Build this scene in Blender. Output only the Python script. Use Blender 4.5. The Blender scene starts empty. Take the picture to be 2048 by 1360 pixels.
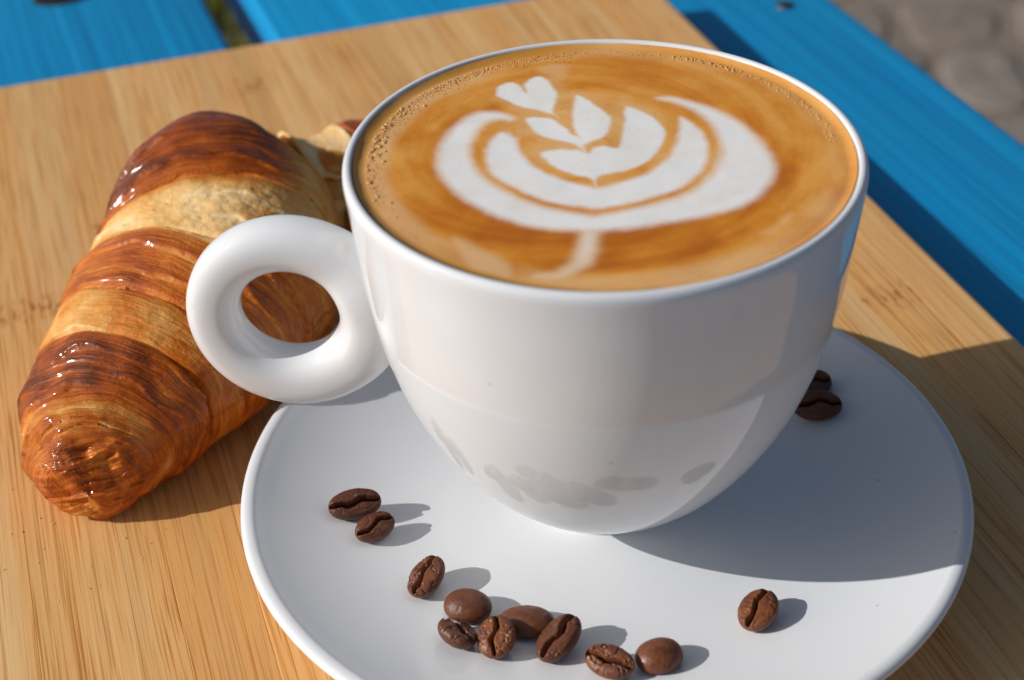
import bpy, math, random
import numpy as np
from mathutils import Vector, Matrix
R = math.radians
random.seed(7)
rng = np.random.default_rng(7)
sc = bpy.context.scene
COL = sc.collection

# ---------------------------------------------------------------- camera
cam_d = bpy.data.cameras.new("camera")
cam = bpy.data.objects.new("camera", cam_d)
COL.objects.link(cam)
c_r = Vector((0.99839431, 0.04651484, -0.03232918))
c_u = Vector((-0.00092899, 0.58408811, 0.81168973))
c_f = Vector((-0.05663871, 0.81035637, -0.58319346))
cam.matrix_world = Matrix(((c_r.x, c_u.x, -c_f.x, 0.0),
                           (c_r.y, c_u.y, -c_f.y, -0.25622832),
                           (c_r.z, c_u.z, -c_f.z, 0.23379124),
                           (0, 0, 0, 1)))
cam_d.sensor_width = 36.0
cam_d.lens = 56.25
cam_d.clip_start = 0.01
cam_d.clip_end = 200.0
cam_d.dof.use_dof = True
cam_d.dof.focus_distance = 0.325
cam_d.dof.aperture_fstop = 15.0
sc.camera = cam

# ---------------------------------------------------------------- sky, sun, exposure
SUN_EL, SUN_AZ = 30.0, 13.0          # the light travels towards SUN_AZ (from +x, anticlockwise)
world = bpy.data.worlds.new("World")
sc.world = world
world.use_nodes = True
wn = world.node_tree
bg = wn.nodes["Background"]
sky = wn.nodes.new("ShaderNodeTexSky")
sky.sky_type = 'NISHITA'
sky.sun_disc = False
sky.sun_elevation = R(SUN_EL)
sx, sy = -math.cos(R(SUN_AZ)), -math.sin(R(SUN_AZ))
sky.sun_rotation = math.atan2(sx, sy)
sky.air_density = 1.0
sky.dust_density = 2.5
sky.ozone_density = 1.0
wn.links.new(sky.outputs[0], bg.inputs[0])
bg.inputs[1].default_value = 0.06
sun_d = bpy.data.lights.new("sun", 'SUN')
sun = bpy.data.objects.new("sun", sun_d)
COL.objects.link(sun)
sun_d.energy = 3.55
sun_d.angle = R(0.53)
sun_d.color = (1.0, 0.983, 0.96)
ldir = Vector((math.cos(R(SUN_AZ)) * math.cos(R(SUN_EL)), math.sin(R(SUN_AZ)) * math.cos(R(SUN_EL)), -math.sin(R(SUN_EL))))
sun.rotation_euler = ldir.to_track_quat('-Z', 'Y').to_euler()
sc.view_settings.view_transform = 'Standard'
sc.view_settings.look = 'None'
sc.view_settings.exposure = 0.0
sc.view_settings.gamma = 1.0

# ---------------------------------------------------------------- helpers
def tag(o, label=None, cat=None, group=None, kind=None):
    if label: o['label'] = label
    if cat: o['category'] = cat
    if group: o['group'] = group
    if kind: o['kind'] = kind
    return o

def empty(name, loc=(0, 0, 0), rz=0.0):
    o = bpy.data.objects.new(name, None)
    o.empty_display_size = 0.02
    COL.objects.link(o)
    o.location = loc
    o.rotation_euler = (0, 0, rz)
    return o

def mesh_obj(name, verts, faces, mat=None, parent=None, smooth=True, attrs=None):
    me = bpy.data.meshes.new(name)
    verts = np.asarray(verts, dtype=np.float64)
    if isinstance(faces, np.ndarray):
        n, k = faces.shape
        me.vertices.add(len(verts)); me.vertices.foreach_set('co', verts.astype(np.float32).ravel())
        me.loops.add(n * k); me.loops.foreach_set('vertex_index', faces.astype(np.int32).ravel())
        me.polygons.add(n); me.polygons.foreach_set('loop_start', (np.arange(n) * k).astype(np.int32))
        me.update(calc_edges=True); me.validate()
    else:
        me.from_pydata([tuple(v) for v in verts], [], faces)
    if smooth:
        me.polygons.foreach_set('use_smooth', np.ones(len(me.polygons), dtype=bool))
    if attrs:
        for k, v in attrs.items():
            a = me.attributes.new(k, 'FLOAT', 'POINT')
            a.data.foreach_set('value', np.asarray(v, dtype=np.float32))
    me.update()
    o = bpy.data.objects.new(name, me)
    COL.objects.link(o)
    if mat: me.materials.append(mat)
    if parent: o.parent = parent
    return o

def grid_faces(nu, nv, wrap_u=False, wrap_v=False):
    iu = np.arange(nu if wrap_u else nu - 1)
    iv = np.arange(nv if wrap_v else nv - 1)
    a, b = np.meshgrid(iu, iv, indexing='ij')
    a2, b2 = (a + 1) % nu, (b + 1) % nv
    return np.stack([a * nv + b, a2 * nv + b, a2 * nv + b2, a * nv + b2], -1).reshape(-1, 4)

def lathe(name, prof, mat, parent=None, seg=160):
    prof = np.asarray(prof)
    ph = np.linspace(0, 2 * np.pi, seg, endpoint=False)
    v = np.stack([prof[:, None, 0] * np.cos(ph), prof[:, None, 0] * np.sin(ph),
                  np.repeat(prof[:, None, 1], seg, 1)], -1).reshape(-1, 3)
    f = grid_faces(len(prof), seg, wrap_v=True)[:, ::-1]
    return mesh_obj(name, v, f, mat, parent)

def catmull(P, n, closed=False):
    P = np.asarray(P, dtype=float)
    if closed:
        Q = np.vstack([P[-1], P, P[:2]]); m = len(P)
    else:
        Q = np.vstack([2 * P[0] - P[1], P, 2 * P[-1] - P[-2]]); m = len(P) - 1
    out = []
    for i in range(m):
        a, b, c, d = Q[i:i + 4]
        t = np.linspace(0, 1, n, endpoint=False)[:, None]
        out.append(0.5 * (2 * b + (c - a) * t + (2 * a - 5 * b + 4 * c - d) * t ** 2 + (3 * b - a - 3 * c + d) * t ** 3))
    if not closed: out.append(P[-1:])
    return np.vstack(out)

def _hash(ix, iy, seed):
    h = (ix.astype(np.int64) * 374761393 + iy.astype(np.int64) * 668265263 + seed * 1442695041) & 0x7fffffff
    h = ((h ^ (h >> 13)) * 1274126177) & 0x7fffffff
    return ((h ^ (h >> 16)) & 0xffff) / 65535.0

def vnoise(x, y, seed=0):
    x, y = np.broadcast_arrays(np.asarray(x, float), np.asarray(y, float))
    ix, iy = np.floor(x), np.floor(y)
    fx, fy = x - ix, y - iy
    fx = fx * fx * (3 - 2 * fx); fy = fy * fy * (3 - 2 * fy)
    a = _hash(ix, iy, seed); b = _hash(ix + 1, iy, seed)
    c = _hash(ix, iy + 1, seed); d = _hash(ix + 1, iy + 1, seed)
    return (a * (1 - fx) + b * fx) * (1 - fy) + (c * (1 - fx) + d * fx) * fy

def fbm(x, y, seed=0, o=4):
    s, a, t = 0, 0.5, 0
    for k in range(o):
        s = s + a * vnoise(np.asarray(x) * 2 ** k, np.asarray(y) * 2 ** k, seed + 17 * k); t += a; a *= 0.5
    return s / t

def sstep(a, b, x):
    t = np.clip((x - a) / (b - a), 0, 1)
    return t * t * (3 - 2 * t)

class NT:
    """small wrapper for building node materials"""
    def __init__(self, name):
        self.m = bpy.data.materials.new(name); self.m.use_nodes = True
        self.t = self.m.node_tree; self.n = self.t.nodes; self.l = self.t.links
        self.b = self.n["Principled BSDF"]; self.out = self.n["Material Output"]
    def set(self, k, v):
        if hasattr(v, 'links') or isinstance(v, bpy.types.NodeSocket): self.l.new(v, self.b.inputs[k])
        else: self.b.inputs[k].default_value = v
    def put(self, node, i, v):
        if isinstance(v, bpy.types.NodeSocket): self.l.new(v, node.inputs[i])
        else: node.inputs[i].default_value = v
    def coord(self, which='Object'):
        return self.n.new("ShaderNodeTexCoord").outputs[which]
    def mapping(self, vec, scale=(1, 1, 1), loc=(0, 0, 0), rot=(0, 0, 0)):
        m = self.n.new("ShaderNodeMapping"); self.l.new(vec, m.inputs[0])
        m.inputs['Location'].default_value = loc; m.inputs['Rotation'].default_value = rot; m.inputs['Scale'].default_value = scale
        return m.outputs[0]
    def noise(self, vec, scale=5, detail=3, rough=0.5, dist=0.0):
        x = self.n.new("ShaderNodeTexNoise"); self.l.new(vec, x.inputs['Vector'])
        x.inputs['Scale'].default_value = scale; x.inputs['Detail'].default_value = detail
        x.inputs['Roughness'].default_value = rough; x.inputs['Distortion'].default_value = dist
        return x.outputs['Fac']
    def voronoi(self, vec, scale, feature='F1', out='Distance', rand=1.0):
        x = self.n.new("ShaderNodeTexVoronoi"); x.feature = feature; self.l.new(vec, x.inputs['Vector'])
        x.inputs['Scale'].default_value = scale; x.inputs['Randomness'].default_value = rand
        return x.outputs[out]
    def ramp(self, fac, stops, interp='LINEAR'):
        x = self.n.new("ShaderNodeValToRGB"); self.put(x, 0, fac)
        e = x.color_ramp.elements; x.color_ramp.interpolation = interp
        while len(e) < len(stops): e.new(0.5)
        for k, (p, c) in enumerate(stops):
            e[k].position = p; e[k].color = (c, c, c, 1) if not hasattr(c, '__len__') else tuple(c) + (1,)
        return x.outputs[0]
    def math(self, op, a, b=0.0, c=None, clamp=False):
        x = self.n.new("ShaderNodeMath"); x.operation = op; x.use_clamp = clamp
        self.put(x, 0, a); self.put(x, 1, b)
        if c is not None: self.put(x, 2, c)
        return x.outputs[0]
    def mix(self, fac, a, b, blend='MIX'):
        x = self.n.new("ShaderNodeMix"); x.data_type = 'RGBA'; x.blend_type = blend
        self.put(x, 0, fac)
        for i, v in ((6, a), (7, b)):
            self.put(x, i, v if isinstance(v, bpy.types.NodeSocket) else tuple(v) + (1,))
        return x.outputs[2]
    def attr(self, name, out='Fac'):
        x = self.n.new("ShaderNodeAttribute"); x.attribute_name = name
        return x.outputs[out]
    def rand(self):
        return self.n.new("ShaderNodeObjectInfo").outputs['Random']
    def sep(self, vec):
        x = self.n.new("ShaderNodeSeparateXYZ"); self.l.new(vec, x.inputs[0]); return x.outputs
    def comb(self, a, b, c):
        x = self.n.new("ShaderNodeCombineXYZ"); self.put(x, 0, a); self.put(x, 1, b); self.put(x, 2, c); return x.outputs[0]
    def bump(self, h, strength=0.3, dist=0.001):
        x = self.n.new("ShaderNodeBump"); self.put(x, 'Height', h)
        x.inputs['Strength'].default_value = strength; x.inputs['Distance'].default_value = dist
        self.l.new(x.outputs[0], self.b.inputs['Normal']); return x.outputs[0]

# ---------------------------------------------------------------- materials
def m_porcelain():
    t = NT("white_porcelain")
    co = t.coord()
    n = t.noise(co, 60, 2)
    base = t.mix(n, (0.755, 0.762, 0.770), (0.775, 0.782, 0.79))
    sp = t.ramp(t.voronoi(co, 95), [(0.030, 1.0), (0.045, 0.0)])          # dust specks
    base = t.mix(t.math('MULTIPLY', t.math('MULTIPLY', sp, t.ramp(t.noise(co, 31, 1), [(0.56, 0.0), (0.60, 1.0)])), 0.32), base, (0.25, 0.20, 0.16))
    vd = t.n.new("ShaderNodeVectorMath"); vd.operation = 'DISTANCE'; t.l.new(co, vd.inputs[0]); vd.inputs[1].default_value = (-0.0487, -0.004, 0.0740)
    st = t.math('MULTIPLY', t.ramp(t.math('MULTIPLY', vd.outputs['Value'], 100.0), [(0.10, 1.0), (0.36, 0.0)]), t.ramp(t.noise(co, 420, 3), [(0.40, 0.0), (0.62, 1.0)]))
    base = t.mix(t.math('MULTIPLY', st, 0.30), base, (0.62, 0.47, 0.24))   # a faint coffee stain where the ring meets the wall
    t.set('Base Color', base)
    t.bump(t.noise(co, 34, 2), 0.05, 0.004)
    t.set('Roughness', 0.35)
    t.set('IOR', 1.5)
    t.set('Coat Weight', 1.0); t.set('Coat Roughness', 0.015); t.set('Coat IOR', 1.5)
    t.set('Specular IOR Level', 0.0)
    t.set('Subsurface Weight', 0.0)
    return t.m

def m_bamboo():
    t = NT("bamboo")
    co = t.coord()
    x, y, z = t.sep(co)
    rnd = t.rand()
    off = t.math('MULTIPLY', rnd, 37.0)
    yo = t.math('ADD', y, off)
    wav = t.math('MULTIPLY', t.math('SUBTRACT', t.noise(t.comb(t.math('MULTIPLY', x, 20.0), t.math('MULTIPLY', yo, 9.0), 0.0), 1.0, 2), 0.5), 0.0024)
    xw = t.math('ADD', x, wav)
    v1 = t.comb(xw, t.math('MULTIPLY', yo, 0.018), off)
    broad = t.noise(v1, 130, 2, 0.5)
    fine = t.noise(v1, 900, 4, 0.65)
    v2 = t.comb(xw, t.math('MULTIPLY', yo, 0.010), t.math('ADD', off, 5.0))
    lines = t.noise(v2, 1500, 2, 0.55)
    base = t.mix(rnd, (0.60, 0.335, 0.125), (0.87, 0.570, 0.265))
    warm = t.mix(t.ramp(broad, [(0.30, 0.0), (0.72, 1.0)]), base, (0.79, 0.41, 0.130))
    c = t.mix(t.math('MULTIPLY', t.ramp(fine, [(0.48, 0.0), (0.70, 1.0)]), 0.34), warm, (0.62, 0.275, 0.062))
    hair = t.noise(t.comb(xw, t.math('MULTIPLY', yo, 0.014), t.math('ADD', off, 11.0)), 2300, 1, 0.5)
    c = t.mix(t.math('MULTIPLY', t.math('MULTIPLY', t.ramp(hair, [(0.58, 0.0), (0.66, 1.0)]), t.ramp(broad, [(0.40, 0.25), (0.60, 1.0)])), 0.75), c, (0.42, 0.150, 0.020))
    dl = t.ramp(lines, [(0.56, 0.0), (0.63, 1.0)])
    c = t.mix(t.math('MULTIPLY', dl, 0.58), c, (0.50, 0.185, 0.026))
    ll = t.ramp(lines, [(0.28, 1.0), (0.40, 0.0)])
    c = t.mix(t.math('MULTIPLY', ll, 0.45), c, (0.88, 0.58, 0.27))
    # bamboo nodes: short bands across a strip, of dashes and a brown stain
    yn = t.math('MULTIPLY', t.math('SUBTRACT', t.math('FRACT', t.math('DIVIDE', yo, 0.21)), 0.5), 0.21)
    an = t.math('ABSOLUTE', yn)
    near = t.ramp(t.math('MULTIPLY', an, 100.0), [(0.15, 1.0), (0.75, 0.0)])
    near = t.math('MULTIPLY', near, t.math('GREATER_THAN', t.math('FRACT', t.math('MULTIPLY', rnd, 7.31)), 0.30))
    dash = t.noise(t.comb(x, t.math('MULTIPLY', yo, 0.28), off), 760, 1, 0.5)
    dm = t.math('MULTIPLY', t.ramp(dash, [(0.52, 0.0), (0.60, 1.0)]), near)
    c = t.mix(t.math('MULTIPLY', near, 0.25), c, (0.62, 0.29, 0.08))
    c = t.mix(t.math('MULTIPLY', dm, 0.68), c, (0.36, 0.10, 0.016))
    t.set('Base Color', c)
    t.set('Roughness', t.ramp(fine, [(0.2, 0.36), (0.8, 0.52)]))
    t.set('Specular IOR Level', 0.42)
    t.bump(t.math('ADD', t.math('MULTIPLY', lines, 0.6), t.math('MULTIPLY', fine, 0.4)), 0.22, 0.0003)
    return t.m

def m_blue():
    t = NT("blue_paint")
    co = t.coord()
    v = t.mapping(co, (1, 0.03, 1))
    g = t.noise(v, 90, 4, 0.6, 0.2)
    g2 = t.noise(v, 330, 3, 0.55)
    blot = t.noise(co, 26, 3)
    c = t.mix(t.ramp(g, [(0.35, 0.0), (0.7, 1.0)]), (0.005, 0.240, 0.510), (0.008, 0.300, 0.590))
    c = t.mix(t.math('MULTIPLY', t.ramp(blot, [(0.45, 0.0), (0.75, 1.0)]), 0.35), c, (0.003, 0.260, 0.62))
    sp = t.voronoi(co, 55)
    c = t.mix(t.math('MULTIPLY', t.ramp(sp, [(0.03, 1.0), (0.06, 0.0)]), 0.5), c, (0.10, 0.28, 0.42))
    gr = t.noise(t.mapping(co, (1, 0.016, 1)), 120, 3, 0.6, 0.1)
    c = t.mix(t.math('MULTIPLY', t.ramp(gr, [(0.56, 0.0), (0.72, 1.0)]), 0.32), c, (0.012, 0.37, 0.72))
    c = t.mix(t.math('MULTIPLY', t.ramp(gr, [(0.28, 1.0), (0.42, 0.0)]), 0.28), c, (0.002, 0.16, 0.42))
    t.set('Base Color', c)
    t.set('Roughness', 0.5)
    t.set('Specular IOR Level', 0.22)
    t.bump(t.math('ADD', t.math('MULTIPLY', g, 0.8), t.math('ADD', t.math('MULTIPLY', g2, 0.4), t.math('MULTIPLY', gr, 0.5))), 0.8, 0.0012)
    return t.m

def m_simple(name, col, rough=0.5, spec=0.5, metal=0.0, var=0.25, scale=80):
    t = NT(name)
    n = t.noise(t.coord(), scale, 4)
    d = tuple(v * (1 - var) for v in col)
    t.set('Base Color', t.mix(n, d, col))
    t.set('Roughness', rough); t.set('Specular IOR Level', spec); t.set('Metallic', metal)
    return t.m

def m_stone():
    t = NT("cobble_stone")
    co = t.coord()
    n = t.noise(co, 14, 5, 0.6)
    r = t.rand()
    base = t.ramp(r, [(0.0, (0.20, 0.165, 0.135)), (0.35, (0.25, 0.205, 0.165)), (0.6, (0.20, 0.18, 0.165)), (0.72, (0.115, 0.115, 0.12)), (0.84, (0.22, 0.185, 0.155)), (1.0, (0.29, 0.235, 0.19))])
    c = t.mix(t.ramp(n, [(0.3, 0.0), (0.7, 1.0)]), base, (0.30, 0.235, 0.18), 'MIX')
    c = t.mix(0.45, base, c)
    t.set('Base Color', c); t.set('Roughness', 0.85)
    t.bump(n, 0.6, 0.01)
    return t.m

def m_ground():
    t = NT("sandy_ground")
    co = t.coord()
    n = t.noise(co, 7, 6, 0.6)
    n2 = t.noise(co, 120, 3)
    c = t.mix(n, (0.19, 0.152, 0.120), (0.28, 0.225, 0.175))
    c = t.mix(t.math('MULTIPLY', n2, 0.4), c, (0.10, 0.08, 0.06))
    t.set('Base Color', c); t.set('Roughness', 0.95)
    t.bump(n2, 0.5, 0.004)
    return t.m

def m_crust():
    t = NT("pastry_crust")
    co = t.coord()
    k = t.attr('crust'); sk = t.attr('streak')
    u = t.attr('along'); w = t.attr('round')
    vv = t.comb(t.math('MULTIPLY', u, 1.0), t.math('MULTIPLY', w, 0.10), 0.0)
    n1 = t.noise(vv, 1100, 4, 0.65, 0.8)
    n3 = t.noise(co, 260, 4, 0.65)
    n4 = t.noise(co, 1300, 2, 0.6)
    gate = t.ramp(k, [(0.22, 0.18), (0.48, 1.0)])
    sk = t.math('MULTIPLY', sk, gate)
    kk = t.math('ADD', k, t.math('MULTIPLY', t.math('MULTIPLY', sk, t.math('SUBTRACT', n1, 0.5)), 0.34))
    kk = t.math('ADD', kk, t.math('MULTIPLY', t.math('SUBTRACT', n3, 0.5), 0.30))
    kk = t.math('ADD', kk, t.math('MULTIPLY', t.math('SUBTRACT', n4, 0.5), 0.12))
    c = t.ramp(kk, [(0.0, (0.88, 0.68, 0.38)), (0.20, (0.80, 0.49, 0.19)), (0.38, (0.70, 0.30, 0.070)),
                    (0.55, (0.61, 0.165, 0.014)), (0.72, (0.46, 0.092, 0.005)), (0.88, (0.28, 0.052, 0.003)), (1.0, (0.13, 0.024, 0.003))])
    t.set('Base Color', c)
    t.set('Roughness', t.ramp(kk, [(0.25, 0.75), (0.5, 0.50), (0.75, 0.42)]))
    t.set('Specular IOR Level', t.ramp(kk, [(0.2, 0.12), (0.6, 0.20)])); t.set('Specular Tint', (1.0, 0.80, 0.58, 1))
    t.set('Coat Weight', t.ramp(kk, [(0.38, 0.0), (0.58, 0.60)])); t.set('Coat Roughness', 0.09)
    t.bump(t.math('ADD', t.math('MULTIPLY', t.math('MULTIPLY', n1, sk), 0.9), t.math('ADD', t.math('MULTIPLY', n3, 0.5), t.math('MULTIPLY', n4, 0.25))), 0.75, 0.0010)
    return t.m

def m_coffee():
    t = NT("latte_surface")
    co = t.coord()
    milk = t.attr('milk'); tone = t.attr('tone'); pale = t.attr('pale'); film = t.attr('film')
    n1 = t.noise(co, 420, 4, 0.6)
    n2 = t.noise(co, 2600, 2, 0.6)
    n3 = t.noise(co, 140, 3, 0.55)
    tt = t.math('ADD', tone, t.math('MULTIPLY', t.math('SUBTRACT', n1, 0.5), 0.30))
    tt = t.math('ADD', tt, t.math('MULTIPLY', t.math('SUBTRACT', n2, 0.5), 0.22))
    crema = t.ramp(tt, [(0.0, (0.84, 0.455, 0.155)), (0.35, (0.79, 0.352, 0.062)), (0.65, (0.68, 0.242, 0.017)), (1.0, (0.50, 0.135, 0.006))])
    crema = t.mix(pale, crema, (0.80, 0.52, 0.255))
    pit = t.voronoi(co, 900)
    pm = t.math('MULTIPLY', t.ramp(pit, [(0.10, 1.0), (0.20, 0.0)]), t.ramp(t.noise(co, 170, 2), [(0.52, 0.0), (0.66, 1.0)]))
    crema = t.mix(t.math('MULTIPLY', pm, 0.55), crema, (0.24, 0.075, 0.012))
    white = t.mix(t.ramp(n3, [(0.35, 0.0), (0.75, 1.0)]), (0.91, 0.895, 0.865), (0.885, 0.845, 0.775))
    mk = t.math('ADD', milk, t.math('MULTIPLY', t.math('SUBTRACT', n1, 0.5), 0.04), clamp=True)
    edge = t.ramp(mk, [(0.0, 0.0), (1.0, 1.0)])
    c = t.mix(edge, crema, white)
    c = t.mix(film, c, (0.62, 0.285, 0.045))
    t.set('Base Color', c)
    t.set('Roughness', 0.46); t.set('Specular IOR Level', 0.30)
    t.bump(t.math('ADD', t.math('MULTIPLY', n2, 0.35), t.math('MULTIPLY', pm, -1.0)), 0.25, 0.0003)
    return t.m

def m_bubble():
    t = NT("foam_bubble")
    t.set('Base Color', (0.72, 0.38, 0.125, 1)); t.set('Roughness', 0.12); t.set('Specular IOR Level', 0.6)
    return t.m

def m_bean():
    t = NT("roasted_bean")
    co = t.coord()
    r = t.attr('roast'); cr = t.attr('crease')
    n = t.noise(co, 420, 4, 0.62)
    n2 = t.noise(co, 1900, 2)
    a = t.ramp(r, [(0.0, (0.105, 0.036, 0.017)), (0.5, (0.180, 0.058, 0.022)), (1.0, (0.270, 0.085, 0.025))])
    c = t.mix(t.ramp(n, [(0.35, 0.0), (0.7, 1.0)]), a, (0.095, 0.026, 0.012))
    c = t.mix(t.math('MULTIPLY', t.ramp(n2, [(0.55, 0.0), (0.75, 1.0)]), 0.35), c, (0.24, 0.088, 0.03))
    chaff = t.math('MULTIPLY', t.ramp(cr, [(0.25, 0.0), (0.55, 1.0), (0.8, 0.0)]), t.ramp(n, [(0.48, 0.0), (0.62, 1.0)]))
    c = t.mix(t.math('MULTIPLY', chaff, 0.6), c, (0.34, 0.15, 0.045))
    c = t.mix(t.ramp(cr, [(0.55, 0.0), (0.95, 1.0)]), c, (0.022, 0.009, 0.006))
    t.set('Base Color', c)
    t.set('Roughness', t.ramp(n, [(0.3, 0.34), (0.7, 0.5)])); t.set('Specular IOR Level', 0.42)
    t.bump(t.math('ADD', n, t.math('MULTIPLY', n2, 0.4)), 0.35, 0.0005)
    return t.m

PORC = m_porcelain(); BAMBOO = m_bamboo(); BLUE = m_blue(); STONE = m_stone(); GROUND = m_ground()
CRUST = m_crust(); COFFEE = m_coffee(); BUBBLE = m_bubble(); BEAN = m_bean()
OVAL = m_simple("dark_oval_surface", (0.022, 0.018, 0.016), 0.7, 0.2)
STEEL = m_simple("dull_screw_steel", (0.10, 0.10, 0.11), 0.45, 0.5, 0.8)
CRUMB = m_simple("pastry_crumb", (0.80, 0.50, 0.22), 0.7, 0.2)
GRASS = m_simple("grass_blade", (0.22, 0.23, 0.03), 0.6, 0.3, 0.0, 0.5, 20)

# ---------------------------------------------------------------- ground, pavement
ZG = -0.75
ground = mesh_obj("ground", [(-60, -60, ZG), (60, -60, ZG), (60, 60, ZG), (-60, 60, ZG)], [(0, 1, 2, 3)], GROUND, smooth=False)
tag(ground, kind='structure')

def stone_mesh(w, l, h, seed):
    r = np.random.default_rng(seed)
    k = 18
    ph = np.linspace(0, 2 * np.pi, k, endpoint=False)
    rad = 1.0 / (np.abs(np.cos(ph)) ** 3.4 + np.abs(np.sin(ph)) ** 3.4) ** (1 / 3.4)
    rad = rad * (1 + 0.10 * np.sin(ph * 2 + r.uniform(0, 6)) + 0.07 * np.sin(ph * 3 + r.uniform(0, 6)))
    V = []
    for q, zz in ((1.0, -0.02), (1.0, h * 0.45), (0.90, h * 0.85), (0.55, h), (0.0, h * 1.03)):
        V.append(np.stack([rad * np.cos(ph) * w / 2 * q, rad * np.sin(ph) * l / 2 * q, np.full(k, zz) + r.normal(0, 0.001, k)], -1))
    return np.vstack(V), grid_faces(5, k, wrap_v=True)[:, ::-1]
pavement = empty("pavement", (0, 0, ZG))
tag(pavement, kind='structure')
row = 0
y = 1.30
far_v, far_f, nfar = [], [], 0
while y < 3.4:
    d = 0.11 + 0.09 * random.random()
    x = -0.05 + 0.05 * random.random()
    while x < 2.2:
        w = 0.11 + 0.16 * random.random()
        v, f = stone_mesh(w * 0.95, d * 0.95, 0.001 + 0.0025 * random.random(), int(1e6 * (x + 10 * y)) % 99991)
        if x > 0.15 and x < 1.05 and y < 2.5:
            s = mesh_obj("cobblestone", v, f, STONE, pavement)
            s.location = (x + w / 2, y + d / 2, 0); s.rotation_euler = (0, 0, random.gauss(0, 0.09))
        else:
            far_v.append(v + np.array([x + w / 2, y + d / 2, 0])); far_f.append(f + nfar); nfar += len(v)
        x += w + 0.012
    y += d + 0.012
o = mesh_obj("outer_cobblestones", np.vstack(far_v), np.vstack(far_f), STONE, pavement); tag(o, kind='stuff')

gv, gf = [], []
for i in range(5200):
    bx, by = rng.uniform(-0.95, -0.25), rng.uniform(1.45, 2.6)
    h = rng.uniform(0.03, 0.075); a = rng.uniform(0, 6.28); lean = rng.uniform(0, 0.04); wd = 0.003
    dx, dy = math.cos(a) * wd, math.sin(a) * wd
    n0 = len(gv)
    gv += [(bx - dx, by - dy, ZG), (bx + dx, by + dy, ZG), (bx + dx * 0.7 + lean * 0.4 * math.sin(a), by + dy * 0.7 + lean * 0.4 * math.cos(a), ZG + h * 0.6),
           (bx - dx * 0.7 + lean * 0.4 * math.sin(a), by - dy * 0.7 + lean * 0.4 * math.cos(a), ZG + h * 0.6), (bx + lean * math.sin(a), by + lean * math.cos(a), ZG + h)]
    gf += [(n0, n0 + 1, n0 + 2, n0 + 3), (n0 + 3, n0 + 2, n0 + 4)]
grass = mesh_obj("grass", gv, gf, GRASS, smooth=False); tag(grass, kind='stuff')

# ---------------------------------------------------------------- the blue table
TH = -0.36878                                   # the board's grain direction is (sin TH, cos TH)
BT = 0.0151                                     # board thickness
def plank_mesh(w, l, t, bev=0.0022, nseg=60, seed=0):
    """box with rounded long edges, long side on y, top at z = 0"""
    k = 5
    sec = []
    for (cx, cz, a0) in ((w / 2 - bev, -bev, 0), (-w / 2 + bev, -bev, 90), (-w / 2 + bev, -t + bev, 180), (w / 2 - bev, -t + bev, 270)):
        for i in range(k):
            a = R(a0 + 90 * i / (k - 1)); sec.append((cx + bev * math.cos(a), cz + bev * math.sin(a)))
    sec = np.array(sec)
    ys = np.linspace(-l / 2, l / 2, nseg)
    wob = (fbm(ys * 9, np.zeros(nseg), seed + 3, 3) - 0.5) * 0.0016
    V = np.stack([sec[None, :, 0] + wob[:, None] * np.sign(sec[None, :, 0]), np.repeat(ys[:, None], len(sec), 1), np.repeat(sec[None, :, 1], nseg, 0)], -1).reshape(-1, 3)
    F = [tuple(q) for q in grid_faces(nseg, len(sec), wrap_v=True)]
    n = len(sec)
    F.append(tuple(range(n))[::-1] if False else tuple(range(n)))
    F.append(tuple(range((nseg - 1) * n, nseg * n))[::-1])
    return V, F
table = empty("table", (0, 0, -BT - 0.0003), -(TH - R(2.0)))
tag(table, "blue painted wooden plank table under the bamboo cutting board", "table")
# plank edges across the table (metres from the cup's axis, along the table's cross direction)
ca, sa = math.cos(R(2.0)), math.sin(R(2.0))
g0 = 0.3158
def n_at(nn):                                   # an offset measured at depth g0 along the board's grain, in table coordinates
    return nn * ca + g0 * sa
edges = [(-0.2509, -0.0279), (-0.0123, 0.1896)]
for i, (e0, e1) in enumerate(edges):
    a, b = n_at(e0), n_at(e1)
    v, f = plank_mesh(b - a, 1.55, 0.028, 0.003, 90, i)
    o = mesh_obj("plank", v, f, BLUE, table); o.location = ((a + b) / 2, 0.12, 0)
    if i == 0:
        v2, f2 = plank_mesh(0.22, 1.55, 0.028, 0.003, 90, 9)
        o2 = mesh_obj("plank", v2, f2, BLUE, table); o2.location = (a - 0.015 - 0.11, 0.12, 0)
for yy in (-0.45, 0.70):                        # battens under the planks
    v, f = plank_mesh(0.07, 0.66, 0.045, 0.003, 8, 5)
    o = mesh_obj("crossbeam", v, f, BLUE, table); o.location = (-0.055, yy, -0.0285); o.rotation_euler = (0, 0, math.pi / 2)
    for xx in (-0.33, 0.22):
        v, f = plank_mesh(0.06, 0.06, 0.6665, 0.003, 3, 6)
        o = mesh_obj("table_leg", v, f, BLUE, table); o.location = (xx, yy, -0.074)
# a screw head and a plain dark oval disc on the planks
inv = Matrix.Rotation((TH - R(2.0)), 4, 'Z')
def to_table(x, y): return inv @ Vector((x, y, 0))
p = to_table(0.0675, 0.3029)
pr = [(0.0, 0.0009), (0.0022, 0.0008), (0.0034, 0.0004), (0.0036, -0.001)]
o = lathe("screw_head", pr, STEEL, table, 20); o.location = (p.x, p.y, 0.0)
p = to_table(-0.2095, 0.3187)
o = lathe("dark_oval", [(0.0, 0.0006), (0.008, 0.0006), (0.0105, 0.0003), (0.0115, -0.001)], OVAL, table, 28); o.location = (p.x, p.y, 0.0); o.scale = (1.15, 0.75, 1)

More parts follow.
